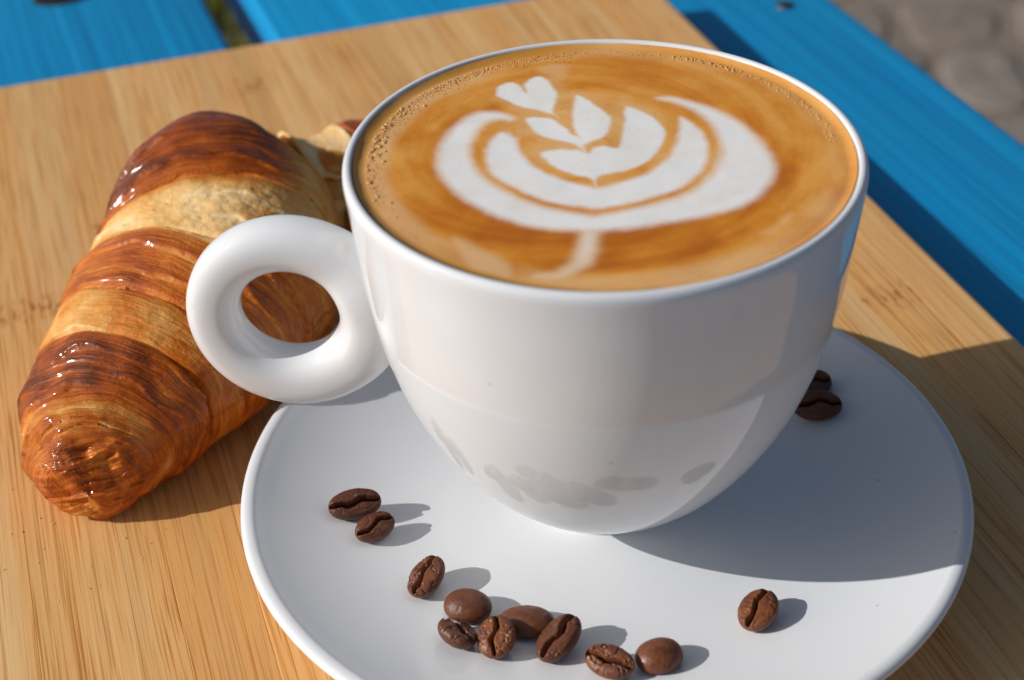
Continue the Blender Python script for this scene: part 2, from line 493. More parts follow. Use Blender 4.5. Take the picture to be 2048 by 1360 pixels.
# ---------------------------------------------------------------- the bamboo board
board = empty("cutting_board", (0, 0, 0), -TH)
tag(board, "pale bamboo cutting board with glued strips under the cup and croissant", "cutting board")
BR, BL, BB, BF = 0.1209, -0.2000, 0.2691, -0.1650
x = BR
rs = random.Random(11)
while x > BL + 0.004:
    w = rs.uniform(0.0085, 0.0195)
    if x - w < BL + 0.006: w = x - BL
    rgt = x > BR - 1e-6; lft = (x - w) < BL + 1e-6
    e0 = 0.00012                                 # hairline chamfer at each glued joint
    er, el_ = (0.0022 if rgt else e0), (0.0022 if lft else e0)
    # section, anticlockwise seen from the front
    xr, xl = x, x - w
    def arc(cx, cz, r, a0, a1, k): return [(cx + r * math.cos(R(a0 + (a1 - a0) * i / k)), cz + r * math.sin(R(a0 + (a1 - a0) * i / k))) for i in range(k + 1)]
    top = arc(xr - er, -er, er, 0, 90, 5 if rgt else 1) + arc(xl + el_, -el_, el_, 90, 180, 5 if lft else 1)
    sec = np.array(top + [(xl, -BT), (xr, -BT)])
    # along y: both ends rounded over
    rb = 0.0020
    st = [(BF, rb), (BF + rb * 0.3, rb * 0.3), (BF + rb, 0.0)] + [(BF + rb + (BB - BF - 2 * rb) * q, 0.0) for q in (0.25, 0.5, 0.75)] + [(BB - rb, 0.0), (BB - rb * 0.3, rb * 0.3), (BB, rb)]
    V = []
    for yy, dz in st:
        zz = np.maximum(np.minimum(sec[:, 1], -dz), -BT)
        V.append(np.stack([sec[:, 0], np.full(len(sec), yy), zz], -1))
    n = len(sec)
    F = [tuple(q) for q in grid_faces(len(st), n, wrap_v=True)]
    F.append(tuple(range(n))); F.append(tuple(range((len(st) - 1) * n, len(st) * n))[::-1])
    mesh_obj("bamboo_strip", np.vstack(V), F, BAMBOO, board, smooth=False)
    x -= w

# ---------------------------------------------------------------- saucer
def sm(pts, n=10): return catmull(pts, n)
S_TOP = [(0.0, 0.0131), (0.010, 0.0131), (0.020, 0.0131), (0.030, 0.0131)] + [(q, 0.0131 + 0.47 * (q - 0.033) ** 2.2 / (2.2 * 0.0384 ** 1.2)) for q in (0.036, 0.041, 0.046, 0.051, 0.056, 0.0605, 0.0645, 0.068, 0.0712)]
S_LIP = [(0.0722, 0.02165), (0.0731, 0.02205), (0.0741, 0.0221), (0.0749, 0.0218), (0.07543, 0.0211), (0.0752, 0.0202)]
S_BOT = [(0.0732, 0.0180), (0.066, 0.0140), (0.057, 0.0098), (0.047, 0.0074), (0.0435, 0.0060), (0.0425, 0.0010), (0.0415, 0.0002), (0.0405, 0.0002), (0.0395, 0.0010), (0.0388, 0.0060), (0.034, 0.0088), (0.018, 0.0094), (0.0, 0.0094)]
sp_ = np.vstack([sm(S_TOP, 8)[:-1], sm(S_TOP[-1:] + S_LIP + S_BOT[:1], 6)[:-1], sm(S_BOT, 6)])
sp_[:, 0] = np.maximum(sp_[:, 0], 0)
sp_[:, 1] = np.where(sp_[:, 1] > 0.0062, sp_[:, 1] - 0.006, sp_[:, 1] * 0.03)
saucer = lathe("saucer", sp_, PORC, None, 256)
tag(saucer, "round white porcelain saucer with raised rim under the coffee cup", "saucer")
S_T = sm(S_TOP, 30) - np.array([0, 0.006])
def saucer_z(r): return float(np.interp(r, S_T[:, 0], S_T[:, 1]))

# ---------------------------------------------------------------- cup
H = 0.09795
OUT = [(0.0, 0.0150), (0.0080, 0.0150), (0.0090, 0.0134), (0.0098, 0.01325), (0.0106, 0.0135), (0.0109, 0.0148), (0.0126, 0.0174), (0.0172, 0.0206), (0.0228, 0.0247), (0.0290, 0.0313), (0.0348, 0.0400),
       (0.0396, 0.0500), (0.0428, 0.0600), (0.0449, 0.0710), (0.0462, 0.0820), (0.0470, 0.0910), (0.04735, 0.0945), (0.04748, 0.0962), (0.04735, 0.0972), (0.0469, 0.0978), (0.0464, H), (0.0459, 0.0978), (0.04555, 0.0972),
       (0.0452, 0.0960), (0.0446, 0.0920), (0.0438, 0.0850), (0.0424, 0.0730), (0.0395, 0.0600), (0.0340, 0.0460), (0.0240, 0.0330), (0.0120, 0.0260), (0.0, 0.0250)]
cp = catmull(OUT, 8); cp[:, 1] -= 0.006; cp[:, 0] = np.maximum(cp[:, 0], 0)
cup = lathe("coffee_cup", cp, PORC, None, 256)
tag(cup, "large white porcelain coffee cup with a ring handle on the saucer", "cup")
# ring handle: a fat closed ring in the plane y = 0, flaring where it sinks into the wall
nh, nt = 144, 64
ha = np.linspace(0, 2 * np.pi, nh, endpoint=False)
ta = np.linspace(0, 2 * np.pi, nt, endpoint=False)
hc = np.array([-0.0610, 0.0566])
tub = 0.0056 + 0.0004 * np.cos(ha + 0.9)
flare = np.exp(-((np.cos(ha) - 1) / 0.30) ** 2)
A, T = np.meshgrid(ha, ta, indexing='ij')
RT = tub[:, None]
se = lambda q: np.sign(q) * np.abs(q) ** 0.86                      # slightly flattened faces
rr = 0.0155 + RT * se(np.cos(T)) + 0.0010 * flare[:, None] * (np.cos(T) > 0) * np.cos(T)
vy = (0.98 * RT + 0.0018 * flare[:, None] ** 2) * se(np.sin(T))
vx = hc[0] + rr * np.cos(A) * 0.995
vz = hc[1] + rr * np.sin(A) * 1.0
mesh_obj("handle", np.stack([vx, vy, vz], -1).reshape(-1, 3), grid_faces(nh, nt, True, True)[:, ::-1], PORC, cup)

# ---------------------------------------------------------------- the coffee, with a poured milk pattern (millimetres, on the liquid's surface)
ART = {"A":[[-16.41,14.8],[-18.51,16.62],[-21.95,17.75],[-24.62,17.07],[-27.13,14.24],[-29.13,9.71],[-30.39,4.94],[-30.81,0.27],[-30.47,-3.64],[-29.35,-7.48],[-27.8,-10.93],[-25.66,-14.31],[-23.28,-17.33],[-20.03,-20.31],[-16.54,-22.94],[-12.54,-24.96],[-8.32,-26.01],[-3.85,-26.43],[0.61,-26.45],[5.06,-25.74],[9.55,-24.53],[14.06,-23.13],[18.62,-21.44],[23.26,-19.15],[26.81,-15.93],[29.28,-11.74],[30.93,-6.81],[31.16,-2.38],[30.39,1.53],[28.85,6.21],[26.61,11.02],[23.94,15.26],[20.8,18.53],[17.56,20.76],[14.25,22.43],[11.9,23.06],[10.01,22.35],[11.83,20.85],[14.15,19.72],[16.73,17.15],[19.18,12.87],[20.7,7.67],[21.13,2.3],[20.46,-2.26],[18.78,-7.01],[16.41,-11.02],[13.52,-14.03],[9.77,-16.4],[5.17,-18.43],[1.22,-19.75],[-1.5,-20.55],[-2.71,-20.31],[-5.45,-19.35],[-9.14,-18.03],[-12.89,-15.92],[-16.42,-12.87],[-19.41,-9.45],[-21.5,-6.29],[-23.18,-2.43],[-23.83,1.51],[-23.7,5.53],[-22.81,9.63],[-21.31,12.4],[-19.37,13.64],[-17.35,13.39]],"B":[[-16.05,6.79],[-18.13,9.01],[-19.77,8.76],[-21.11,6.17],[-21.62,2.15],[-21.45,-1.8],[-20.58,-5.67],[-18.82,-8.83],[-16.18,-11.34],[-12.95,-14.42],[-9.17,-16.85],[-5.47,-18.18],[-2.72,-18.96],[-1.96,-19.26],[1.22,-18.58],[5.19,-17.25],[9.82,-14.9],[13.27,-12.51],[15.87,-9.47],[17.9,-6.05],[19.07,-1.6],[19.47,2.98],[18.91,7.69],[17.45,11.15],[15.59,13.97],[14.46,14.7],[14.07,12.94],[13.98,10.51],[13.5,6.41],[12.71,2.4],[11.14,-1.51],[9.16,-4.7],[6.27,-7.51],[3.12,-9.66],[0.63,-10.87],[-1.08,-11.59],[-2.48,-10.97],[-4.36,-10.03],[-6.89,-8.63],[-9.45,-6.73],[-11.73,-4.48],[-13.77,-1.23],[-15.03,2.07],[-15.83,5.43]],"C":[[-11.6,1.04],[-9.69,2.21],[-7.11,2.31],[-4.52,2.08],[-2.89,0.94],[-1.62,2.57],[0.32,3.22],[2.26,2.53],[2.92,4.52],[3.6,7.9],[3.98,13.44],[3.85,16.99],[4.37,19.01],[6.05,18.4],[8.35,16.21],[10.59,12.64],[11.64,9.16],[11.37,5.76],[10.28,1.77],[8.27,-2.12],[5.37,-4.98],[2.52,-6.53],[0.0,-7.45],[-0.93,-8.69],[-1.4,-10.24],[-2.5,-8.68],[-5.02,-7.4],[-7.57,-5.8],[-9.53,-3.54],[-10.88,-1.26]],"D":[[-14.68,13.71],[-14.06,14.98],[-12.06,15.23],[-9.69,14.34],[-7.97,12.21],[-6.26,9.4],[-5.05,7.87],[-5.75,10.78],[-5.85,15.0],[-5.7,20.04],[-5.32,24.09],[-3.42,22.57],[-1.02,19.24],[1.0,15.96],[1.65,13.12],[1.15,9.3],[-0.33,6.25],[-2.27,4.59],[-3.24,3.26],[-3.87,1.94],[-4.86,3.28],[-6.5,4.64],[-9.13,5.68],[-11.48,7.41],[-13.21,9.84],[-14.29,12.3]],"E":[[-21.07,25.11],[-20.63,27.75],[-19.14,29.25],[-17.4,29.37],[-15.93,27.66],[-15.12,25.53],[-15.55,28.42],[-14.68,31.09],[-12.97,32.38],[-11.18,31.03],[-9.7,27.93],[-8.75,24.52],[-8.86,21.56],[-9.29,18.64],[-9.24,16.48],[-8.52,14.47],[-9.73,16.13],[-12.12,17.24],[-15.22,18.73],[-18.04,20.97],[-20.21,23.22]],"T":[[-3.34,-24.45],[-1.03,-24.46],[-1.02,-27.84],[-1.44,-32.23],[-2.15,-35.99],[-4.0,-38.09],[-5.4,-39.75],[-7.38,-40.68],[-10.81,-40.41],[-10.84,-39.63],[-7.98,-39.38],[-6.58,-38.08],[-4.89,-35.98],[-3.93,-32.22],[-3.36,-27.83]],"M":[[-2.26,-19.84],[-1.75,-19.85],[-1.49,-22.17],[-2.55,-22.16]],"N":[[-1.62,-9.62],[-1.06,-9.62],[-0.92,-12.7],[-1.54,-12.69]],"O":[[-4.38,3.94],[-3.3,3.26],[-2.72,-0.05],[-3.53,0.62]],"P":[[-9.39,15.91],[-8.83,14.9],[-4.58,7.32],[-5.04,7.19]],"F1":[[-25.21,-28.27],[-23.66,-29.12],[-21.16,-31.06],[-16.83,-34.87],[-14.64,-38.06],[-15.09,-40.66],[-18.56,-40.13],[-21.57,-38.04],[-23.62,-33.77]],"F2":[[26.84,-26.87],[29.03,-25.2],[31.46,-21.24],[32.06,-21.24],[30.55,-24.65],[28.28,-27.16]],"F3":[[-12.74,36.15],[-7.82,37.65],[-7.4,34.47],[-8.37,30.59],[-9.79,31.39],[-11.96,33.77]]}
LZ = H - 0.0071
RL = 0.0446
nr, na = 330, 720
rr = np.concatenate([np.linspace(0.0, 0.0436, nr - 24) , np.linspace(0.0436, 0.04545, 25)[1:]])
aa = np.linspace(0, 2 * np.pi, na, endpoint=False)
RR, AA = np.meshgrid(rr, aa, indexing='ij')
X, Y = RR * np.cos(AA), RR * np.sin(AA)
edge_n = fbm(np.cos(AA) * 6.0 + 9, np.sin(AA) * 6.0 + 9, 5, 4)
rise = np.clip((RR - 0.0436) / (0.04545 - 0.0436), 0, 1)
top = 0.0005 + 0.0004 * edge_n
Z = LZ + top * rise ** 1.8
# the foam is not perfectly flat
Z += (fbm(X * 90, Y * 90, 21, 3) - 0.5) * 0.0003 * (1 - rise)
xm, ym = X.ravel() * 1000, Y.ravel() * 1000
wx = xm + (fbm(xm * 0.5, ym * 0.5, 1, 3) - 0.5) * 0.7
wy = ym + (fbm(xm * 0.5, ym * 0.5, 2, 3) - 0.5) * 0.7
def sdf(poly, x, y):
    P = catmull(poly, 3, True)
    d2 = np.full(len(x), 1e9); ins = np.zeros(len(x), bool)
    m = len(P)
    for i in range(m):
        ax, ay = P[i]; bx, by = P[(i + 1) % m]
        ex, ey = bx - ax, by - ay
        t = np.clip(((x - ax) * ex + (y - ay) * ey) / (ex * ex + ey * ey + 1e-12), 0, 1)
        d2 = np.minimum(d2, (x - ax - ex * t) ** 2 + (y - ay - ey * t) ** 2)
        if ay != by:
            c = ((ay > y) != (by > y)) & (x < (bx - ax) * (y - ay) / (by - ay) + ax)
            ins ^= c
    return np.where(ins, -1, 1) * np.sqrt(d2)
milk = np.zeros(len(xm)); outer_edge = np.zeros(len(xm))
sds = {}
for k, P in ART.items():
    P = np.array(P)
    sel = (wx > P[:, 0].min() - 4) & (wx < P[:, 0].max() + 4) & (wy > P[:, 1].min() - 4) & (wy < P[:, 1].max() + 4)
    s = np.full(len(xm), 9.0); s[sel] = sdf(P, wx[sel], wy[sel]); sds[k] = s
for k, soft, amt in (('A', 1.35, 1.0), ('B', 0.95, 1.0), ('C', 0.62, 1.0), ('D', 0.6, 1.0), ('E', 0.55, 1.0), ('M', 0.9, 0.6), ('N', 0.5, 0.8), ('O', 0.6, 0.9)):
    milk = np.maximum(milk, amt * sstep(soft * 0.75, -soft * 1.45, sds[k]))
milk = np.maximum(milk, 0.62 * sstep(1.2, -1.3, sds['T']) * (0.40 + 0.60 * sstep(-38, -32, ym)) * (0.75 + 0.25 * fbm(xm * 0.7, ym * 0.5, 33, 2)))
milk *= 1 - 0.35 * sstep(0.5, -0.2, sds['P'])
# faint tan veils inside the milk
veil = sstep(0.54, 0.74, fbm(xm * 0.22, ym * 0.30, 61, 3))
milk *= 1 - 0.07 * veil
softer = sstep(0.6, -2.6, sds['A'])
milk *= 1 - 0.16 * (sds['A'] < 0.6) * (1 - softer)
rad = np.hypot(xm, ym); ang = np.arctan2(ym, xm)
pale = np.zeros(len(xm))
# lighter foam ring near the wall, broken up
ring = sstep(38.2, 42.0, rad + 3.4 * (fbm(np.cos(ang) * 3, np.sin(ang) * 3 + rad * 0.1, 8, 3) - 0.5))
ring *= 0.35 + 0.65 * sstep(0.35, 0.65, fbm(np.cos(ang) * 2 + 4, np.sin(ang) * 2, 14, 2))
left = sstep(-10, -36, xm)
ring = np.maximum(ring, sstep(37.5, 40.5, rad) * left * 0.9)
pale = np.maximum(pale, 0.62 * ring)
for k, a_ in (('F1', 0.75), ('F2', 0.55), ('F3', 0.5)):
    pale = np.maximum(pale, a_ * sstep(1.6, -1.4, sds[k]))
pale = np.maximum(pale, 0.85 * sstep(2.2, -0.8, sds['T']))
# tan between the inner petals
inner = np.minimum(np.minimum(sds['C'], sds['D']), sds['E'])
pale = np.maximum(pale, 0.30 * sstep(3.0, 0.5, inner) * (np.hypot(xm + 6, ym - 14) < 18))
# swirl: streaks that run round the cup
tone = 0.56 + 0.90 * (fbm(np.cos(ang) * 2.6 + rad * 0.22, np.sin(ang) * 2.6 - rad * 0.13, 40, 4) - 0.5) + 0.5 * (fbm(xm * 0.12, ym * 0.12, 44, 3) - 0.5)
around = sstep(5.5, 0.3, sds['A']) * (sds['A'] > 0)
tone += 0.16 * around
tone -= 0.30 * sstep(1.05, 0.85, np.hypot((xm - 0.5) / 30.0, (ym - 2.0) / 26.0))
tone += 0.25 * sstep(-14, -30, ym) * sstep(40.5, 36, rad)
film = sstep(43.0, 43.7, rad + 0.7 * (edge_n.ravel() - 0.5)) * (0.55 + 0.45 * fbm(np.cos(ang) * 8, np.sin(ang) * 8 + rad, 3, 3))
film *= 0.25 + 0.75 * sstep(16, -20, xm)
coffee = mesh_obj("latte_coffee", np.stack([X, Y, Z], -1).reshape(-1, 3), grid_faces(nr, na, wrap_v=True), COFFEE,
                  attrs=dict(milk=milk, tone=np.clip(tone, 0, 1), pale=np.clip(pale, 0, 1), film=np.clip(film, 0, 1)))
tag(coffee, "milky coffee with a white layered tulip pattern filling the cup", "coffee")
# foam bubbles, small domes along the wall
bv, bf = [], []
def dome(x, y, r, z):
    k, m = 8, 4
    n0 = len(bv)
    for j in range(m):
        e = R(88 * j / (m - 1) - 8 if j else -8)
        for i in range(k):
            a = 2 * math.pi * i / k
            bv.append((x + r * math.cos(e) * math.cos(a), y + r * math.cos(e) * math.sin(a), z + 0.45 * r * math.sin(e)))
    for j in range(m - 1):
        for i in range(k):
            bf.append((n0 + j * k + i, n0 + j * k + (i + 1) % k, n0 + (j + 1) * k + (i + 1) % k, n0 + (j + 1) * k + i))
for i in range(1100):
    a = R(rng.normal(146, 26)) if i < 850 else R(rng.uniform(8, 215))
    q = abs(rng.normal(0, 1.0))
    rd = 0.0431 - (0.0014 * q if i < 850 else 0.0008 * q)
    s = rng.uniform(0.00007, 0.00017)
    if i < 46: s = rng.uniform(0.00025, 0.00046); a = R(rng.normal(172, 15))
    elif 850 <= i < 930: s = rng.uniform(0.00018, 0.0003); a = R(rng.uniform(5, 75))
    if 0.0436 < rd: continue
    dome(rd * math.cos(a), rd * math.sin(a), s, LZ + 0.00008)
o = mesh_obj("foam_bubbles", bv, bf, BUBBLE, coffee); tag(o, kind='stuff')

# ---------------------------------------------------------------- croissant
CA = np.array([
    (-112.5, 4.5, 9.5, 7.0, 6.5),
    (-112.8, 9.0, 13.0, 13.5, 12.0),
    (-112.0, 16.0, 17.5, 18.0, 17.0),
    (-108.0, 27.0, 22.5, 23.2, 22.5),
    (-100.5, 43.0, 26.0, 29.0, 26.0),
    (-94.5, 63.0, 27.5, 30.0, 27.5),
    (-96.0, 83.0, 27.0, 28.0, 27.0),
    (-98.5, 101.0, 26.0, 24.0, 25.5),
    (-93.0, 116.0, 22.0, 20.0, 22.0),
    (-79.5, 124.0, 16.0, 15.5, 15.5),
    (-66.0, 134.0, 16.5, 15.0, 15.5),
    (-53.0, 147.0, 11.5, 10.0, 10.0)])
CA *= 0.975; CA[:, 1] -= 6.41
flat = np.array([0.92, 0.88, 0.83, 0.80, 0.80, 0.86, 0.95, 1.02, 1.02, 0.96, 0.98, 0.98])     # a croissant sags wider than it is high
dz = CA[:, 2] * (1 - flat)
CA[:, 0] += CA[:, 0] / 233.8 * dz * 0.75; CA[:, 1] += (CA[:, 1] + 256.2) / 233.8 * dz * 0.92
CA[:, 2] *= flat; CA[:, 4] *= flat; CA[2:7, 3] += 0.8
nseg = 60
CS = catmull(CA, nseg)
CT = np.arange(len(CS)) / nseg                     # axis parameter t, one unit per control point
def axis_at(t):
    t = np.clip(t, 0, CT[-1])
    return np.stack([np.interp(t, CT, CS[:, j]) for j in range(5)], -1)
def crust_key(t):
    ks = [(0, .60), (0.6, .64), (1.1, .56), (1.35, .52), (1.5, .40), (1.72, .40), (1.86, .64), (2.1, .78), (2.4, .84), (2.75, .82), (2.86, .72), (2.92, .32), (3.44, .30), (3.56, .50), (3.85, .58), (4.32, .52), (4.45, .40), (4.55, .12), (5.05, .08), (5.3, .22), (5.5, .5), (5.75, .76), (6, .84), (7.5, .90), (7.66, .86), (7.74, .2), (9.2, .2), (9.4, .5), (9.6, .74), (11, .80)]
    a = np.array(ks); return np.interp(t, a[:, 0], a[:, 1])
croissant = empty("croissant", (0, 0, 0))
tag(croissant, "golden brown flaky croissant lying on the board left of the cup", "croissant")
LAY = [(-0.02, 1.20), (1.05, 1.85), (1.70, 2.95), (2.80, 3.55), (3.44, 4.55), (4.38, 5.56), (5.40, 7.72), (7.45, 9.50), (9.30, 11.0)]
MAXB = [0.05, 0.03, 0.06, 0.03, 0.05, 0.02, 0.06, 0.02, 0.05]
for li, ((t0, t1), bul) in enumerate(zip(LAY, MAXB)):
    nt = max(30, int((t1 - t0) * 90)); nphi = 300
    tt = np.linspace(t0, t1, nt); phi = np.linspace(0, 2 * np.pi, nphi, endpoint=False)
    Tg, Pg = np.meshgrid(tt, phi, indexing='ij')
    u = (Tg - t0) / (t1 - t0)
    # edges of each wrap run a little obliquely round the roll, and wander
    shift = 0.16 * np.sin(Pg + 0.6) + 0.16 * (fbm(np.cos(Pg) * 1.6 + li, np.sin(Pg) * 1.6, 70 + li, 3) - 0.5)
    Ts = np.clip(Tg + shift * (1 if 0 < li < 8 else 0.5), 0 if li == 0 else -1, 11)
    AX = axis_at(Ts)
    dT = axis_at(Ts + 0.03) - axis_at(Ts - 0.03)
    tx, ty = dT[..., 0], dT[..., 1]; L = np.hypot(tx, ty) + 1e-9
    sxn, syn = ty / L, -tx / L                        # to the right of the axis
    # wrap profile: quick swell at both hidden ends, rounded crown
    b = np.minimum(sstep(0, 0.07, u), 1 - 0.8 * sstep(0.80, 1.0, u))
    crown = np.sin(np.pi * np.clip(u, 0, 1)) ** 0.7
    q_ = 0.03 if li <= 1 else 0.12
    k = 1 - q_ + q_ * b + bul * (crown - 0.35)
    arc = Tg * 20.0                                   # about millimetres along
    rw0 = AX[..., 3]
    per = Pg * rw0
    # flaky streaks that run round the roll
    warp = 1.0 * (fbm(np.cos(Pg) * 2.2, np.sin(Pg) * 2.2 + Tg * 0.6, 90, 3) - 0.5)
    st = fbm(arc * 0.75 + warp * 3.0, np.cos(Pg) * 0.7 + np.sin(Pg) * 1.0 + 10, 100 + li, 4)
    st2 = fbm(arc * 2.1 + warp * 6.0, per * 0.07, 120 + li, 3)
    lump = fbm(np.cos(Pg) * 1.5 + 5, np.sin(Pg) * 1.5 + Tg * 1.1, 140, 3)
    knot = sstep(1.2, 0.6, Ts) * (fbm(np.cos(Pg) * 2.4 + Tg * 3, np.sin(Pg) * 2.4 + Tg * 2, 210, 4) - 0.5)
    # thin sheets of pastry that end in little ledges
    wv = fbm(np.cos(Pg) * 1.8 + 3, np.sin(Pg) * 1.8 + Tg * 0.35, 250 + li, 3)
    ph_ = arc / 6.6 + 1.3 * wv
    fr = ph_ - np.floor(ph_)
    lm = sstep(0.40, 0.62, vnoise(np.cos(Pg) * 1.3 + np.floor(ph_) * 7.3, np.sin(Pg) * 1.3 + 5, 260)) * sstep(0.5, 1.2, Ts)
    ledge = lm * ((1 - fr) ** 1.6)
    lip = lm * (sstep(0.80, 0.93, fr) - sstep(0.97, 1.0, fr))
    g0_ = 0.3 + 0.7 * sstep(0.25, 0.50, crust_key(Ts))
    disp = 0.75 * ledge + g0_ * ((st - 0.5) * 0.42 + (st2 - 0.5) * 0.30) + (lump - 0.5) * 2.6
    crk = crust_key(Ts)
    rough_pale = (fbm(arc * 0.8, per * 0.8, 160, 4) - 0.5) * 0.8 * sstep(0.45, 0.15, crk)
    disp = disp + rough_pale
    disp = disp * sstep(0, 0.5, AX[..., 3] / 20)
    if li == 7: k = k * (0.88 + 0.12 * sstep(0.75, 1.0, u))
    rw = AX[..., 3] * k + disp; rh = AX[..., 4] * k + disp
    if li == 0:                                        # the blunt, folded tip
        close = np.sqrt(np.clip(1 - (1 - np.clip(u / 0.30, 0, 1)) ** 2, 0.0, 1))
        rw, rh = rw * close, rh * close
    if li == 8:
        close = np.sqrt(np.clip(1 - np.clip((u - 0.5) / 0.5, 0, 1) ** 2, 0.0, 1))
        rw, rh = rw * close, rh * close
    cs, sn = np.cos(Pg), np.sin(Pg)
    vx = AX[..., 0] + sxn * rw * cs; vy = AX[..., 1] + syn * rw * cs
    vz = AX[..., 2] + rh * sn
    kn = sstep(1.15, 0.5, Ts)
    kd = kn * (fbm(vx * 0.16 + vz * 0.13, vy * 0.16 - vz * 0.12, 210, 4) - 0.5)
    kr = kn * (0.5 - np.abs(fbm(vx * 0.10 - vz * 0.25 + 3, vy * 0.12 + vz * 0.22, 220, 3) - 0.5) * 6)
    vy = vy - (2.6 * kd + 0.8 * kr) * 0.8; vz = vz + (2.4 * kd + 0.7 * kr) * sstep(0.0, 6.0, vz)
    vz = np.where(vz < 2.0, 0.3 + 1.7 * np.exp(np.minimum((vz - 2.0), 0) / 4.0), vz)   # a flattened underside resting on the board
    streak = 1 - 0.9 * sstep(0.9, 0.3, Ts)
    patch = fbm(np.cos(Pg) * 3.0 + Tg * 1.5, np.sin(Pg) * 3.0 - Tg, 180, 4) - 0.5
    side = sstep(0.25, 0.80, cs) * sstep(1.2, 2.0, Ts) * sstep(5.4, 4.9, Ts)
    crk = crk * (1 - 0.8 * side) + 0.62 * 0.8 * side            # browned evenly on the side towards the cup
    side2 = sstep(0.45, 0.75, cs + 0.25 * patch) * sstep(5.0, 5.4, Ts) * sstep(9.3, 9.0, Ts)
    crk = crk * (1 - side2) + 0.27 * side2
    gate = 0.25 + 0.75 * sstep(0.25, 0.50, crk)
    crust = crk + gate * (0.26 * (st - 0.5) + 0.24 * (st2 - 0.5)) + 0.42 * patch + 0.07 + kn * (0.55 * kd - 0.06 * kr)
    crust += 0.10 * ledge - 0.17 * lip
    crust -= 0.10 * sstep(0.1, -0.9, sn)               # the underside is less browned
    crust -= 0.22 * sstep(0.06, 0.02, u) * (li > 0)
    V = np.stack([vx, vy, vz], -1).reshape(-1, 3) / 1000.0
    mesh_obj("pastry_layer", V, grid_faces(nt, nphi, wrap_v=True)[:, ::-1], CRUST, croissant,
             attrs=dict(crust=np.clip(crust, 0, 1).ravel(), streak=streak.ravel(), along=(arc / 1000).ravel(), round=(per / 1000).ravel()))

# torn end of the cap: a thin curled flake standing behind a pale hollow, and a blister of dough in it
def shell(name, t0, t1, p0, p1, fac, key, seed, thick=0.7, jag=0.10, lift=0.0):
    nu, nv = 70, 60
    uu = np.linspace(0, 1, nu)[:, None]; vv = np.linspace(0, 1, nv)[None, :]
    jt = jag * (fbm(vv * 5, vv * 0, seed, 3) - 0.5) * 2 * uu
    jp = 22 * (fbm(uu * 4, uu * 0, seed + 1, 3) - 0.5) * (1 - vv)
    t = t0 + (t1 - t0) * uu + jt + 0 * vv
    ph = np.radians(p0 + (p1 - p0) * vv + jp * np.sign(p1 - p0))
    AX = axis_at(t); d = axis_at(t + 0.03) - axis_at(t - 0.03)
    L = np.hypot(d[..., 0], d[..., 1]) + 1e-9; sx_, sy_ = d[..., 1] / L, -d[..., 0] / L
    wob = 0.8 * (fbm(uu * 5 + seed, vv * 4, seed + 2, 3) - 0.5)
    layers = []
    for off in (0.0, -thick):
        r1 = AX[..., 3] * fac + wob + off; r2 = AX[..., 4] * fac + wob + off + lift
        layers.append(np.stack([AX[..., 0] + sx_ * r1 * np.cos(ph), AX[..., 1] + sy_ * r1 * np.cos(ph), np.maximum(AX[..., 2] + r2 * np.sin(ph), 0.3)], -1).reshape(-1, 3))
    V = np.vstack(layers) / 1000
    f = grid_faces(nu, nv); n = nu * nv
    rim = [i * nv for i in range(nu)] + [(nu - 1) * nv + j for j in range(1, nv)] + [i * nv + nv - 1 for i in range(nu - 2, -1, -1)] + [j for j in range(nv - 2, 0, -1)]
    rf = np.array([(rim[i], rim[(i + 1) % len(rim)], rim[(i + 1) % len(rim)] + n, rim[i] + n) for i in range(len(rim))])
    F = np.vstack([f[:, ::-1], f + n, rf])
    cr = key + 0.35 * (fbm(uu * 6, vv * 5, seed + 3, 3) - 0.5)
    cr = np.concatenate([cr.ravel(), cr.ravel() + 0.10])
    al = np.concatenate([(t * 0.02).ravel()] * 2)
    return mesh_obj(name, V, F, CRUST, croissant, attrs=dict(crust=np.clip(cr, 0, 1), streak=np.full(2 * n, 0.6), along=al, round=np.tile((ph * 0.016).ravel(), 2)))
shell("torn_flake", 8.72, 9.66, 40, 150, 1.06, 0.14, 301, 1.2, 0.03)
shell("torn_flake", 7.9, 9.2, 20, -30, 1.02, 0.24, 311, 0.8, 0.10)
shell("crust_flake", 9.05, 9.75, 8, -45, 1.12, 0.72, 321, 0.9, 0.12)
def blob(name, c, r, key, seed, rz=0.0):
    nu, nv = 40, 60
    th = np.linspace(0, np.pi, nu)[:, None]; ph = np.linspace(0, 2 * np.pi, nv, endpoint=False)[None, :]
    x, y, z = np.sin(th) * np.cos(ph), np.sin(th) * np.sin(ph), np.cos(th) + 0 * ph
    q = 1 + 0.25 * (fbm(x * 2 + seed, y * 2 + z, seed, 3) - 0.5)
    X_, Y_, Z_ = x * r[0] * q, y * r[1] * q, z * r[2] * q
    V = np.stack([c[0] + X_ * math.cos(rz) - Y_ * math.sin(rz), c[1] + X_ * math.sin(rz) + Y_ * math.cos(rz), c[2] + Z_], -1).reshape(-1, 3) / 1000
    kk = key + 0.4 * (fbm(x * 3, y * 3 + z * 2, seed + 4, 3) - 0.5)
    return mesh_obj(name, V, grid_faces(nu, nv, wrap_v=True), CRUST, croissant, attrs=dict(crust=np.clip(kk, 0, 1).ravel(), streak=np.full(nu * nv, 0.4), along=(x * 0.01).ravel(), round=(y * 0.01).ravel()))
blob("dough_blister", (-73.6, 111.6, 25.8), (8.8, 5.0, 4.0), 0.42, 331, R(12))

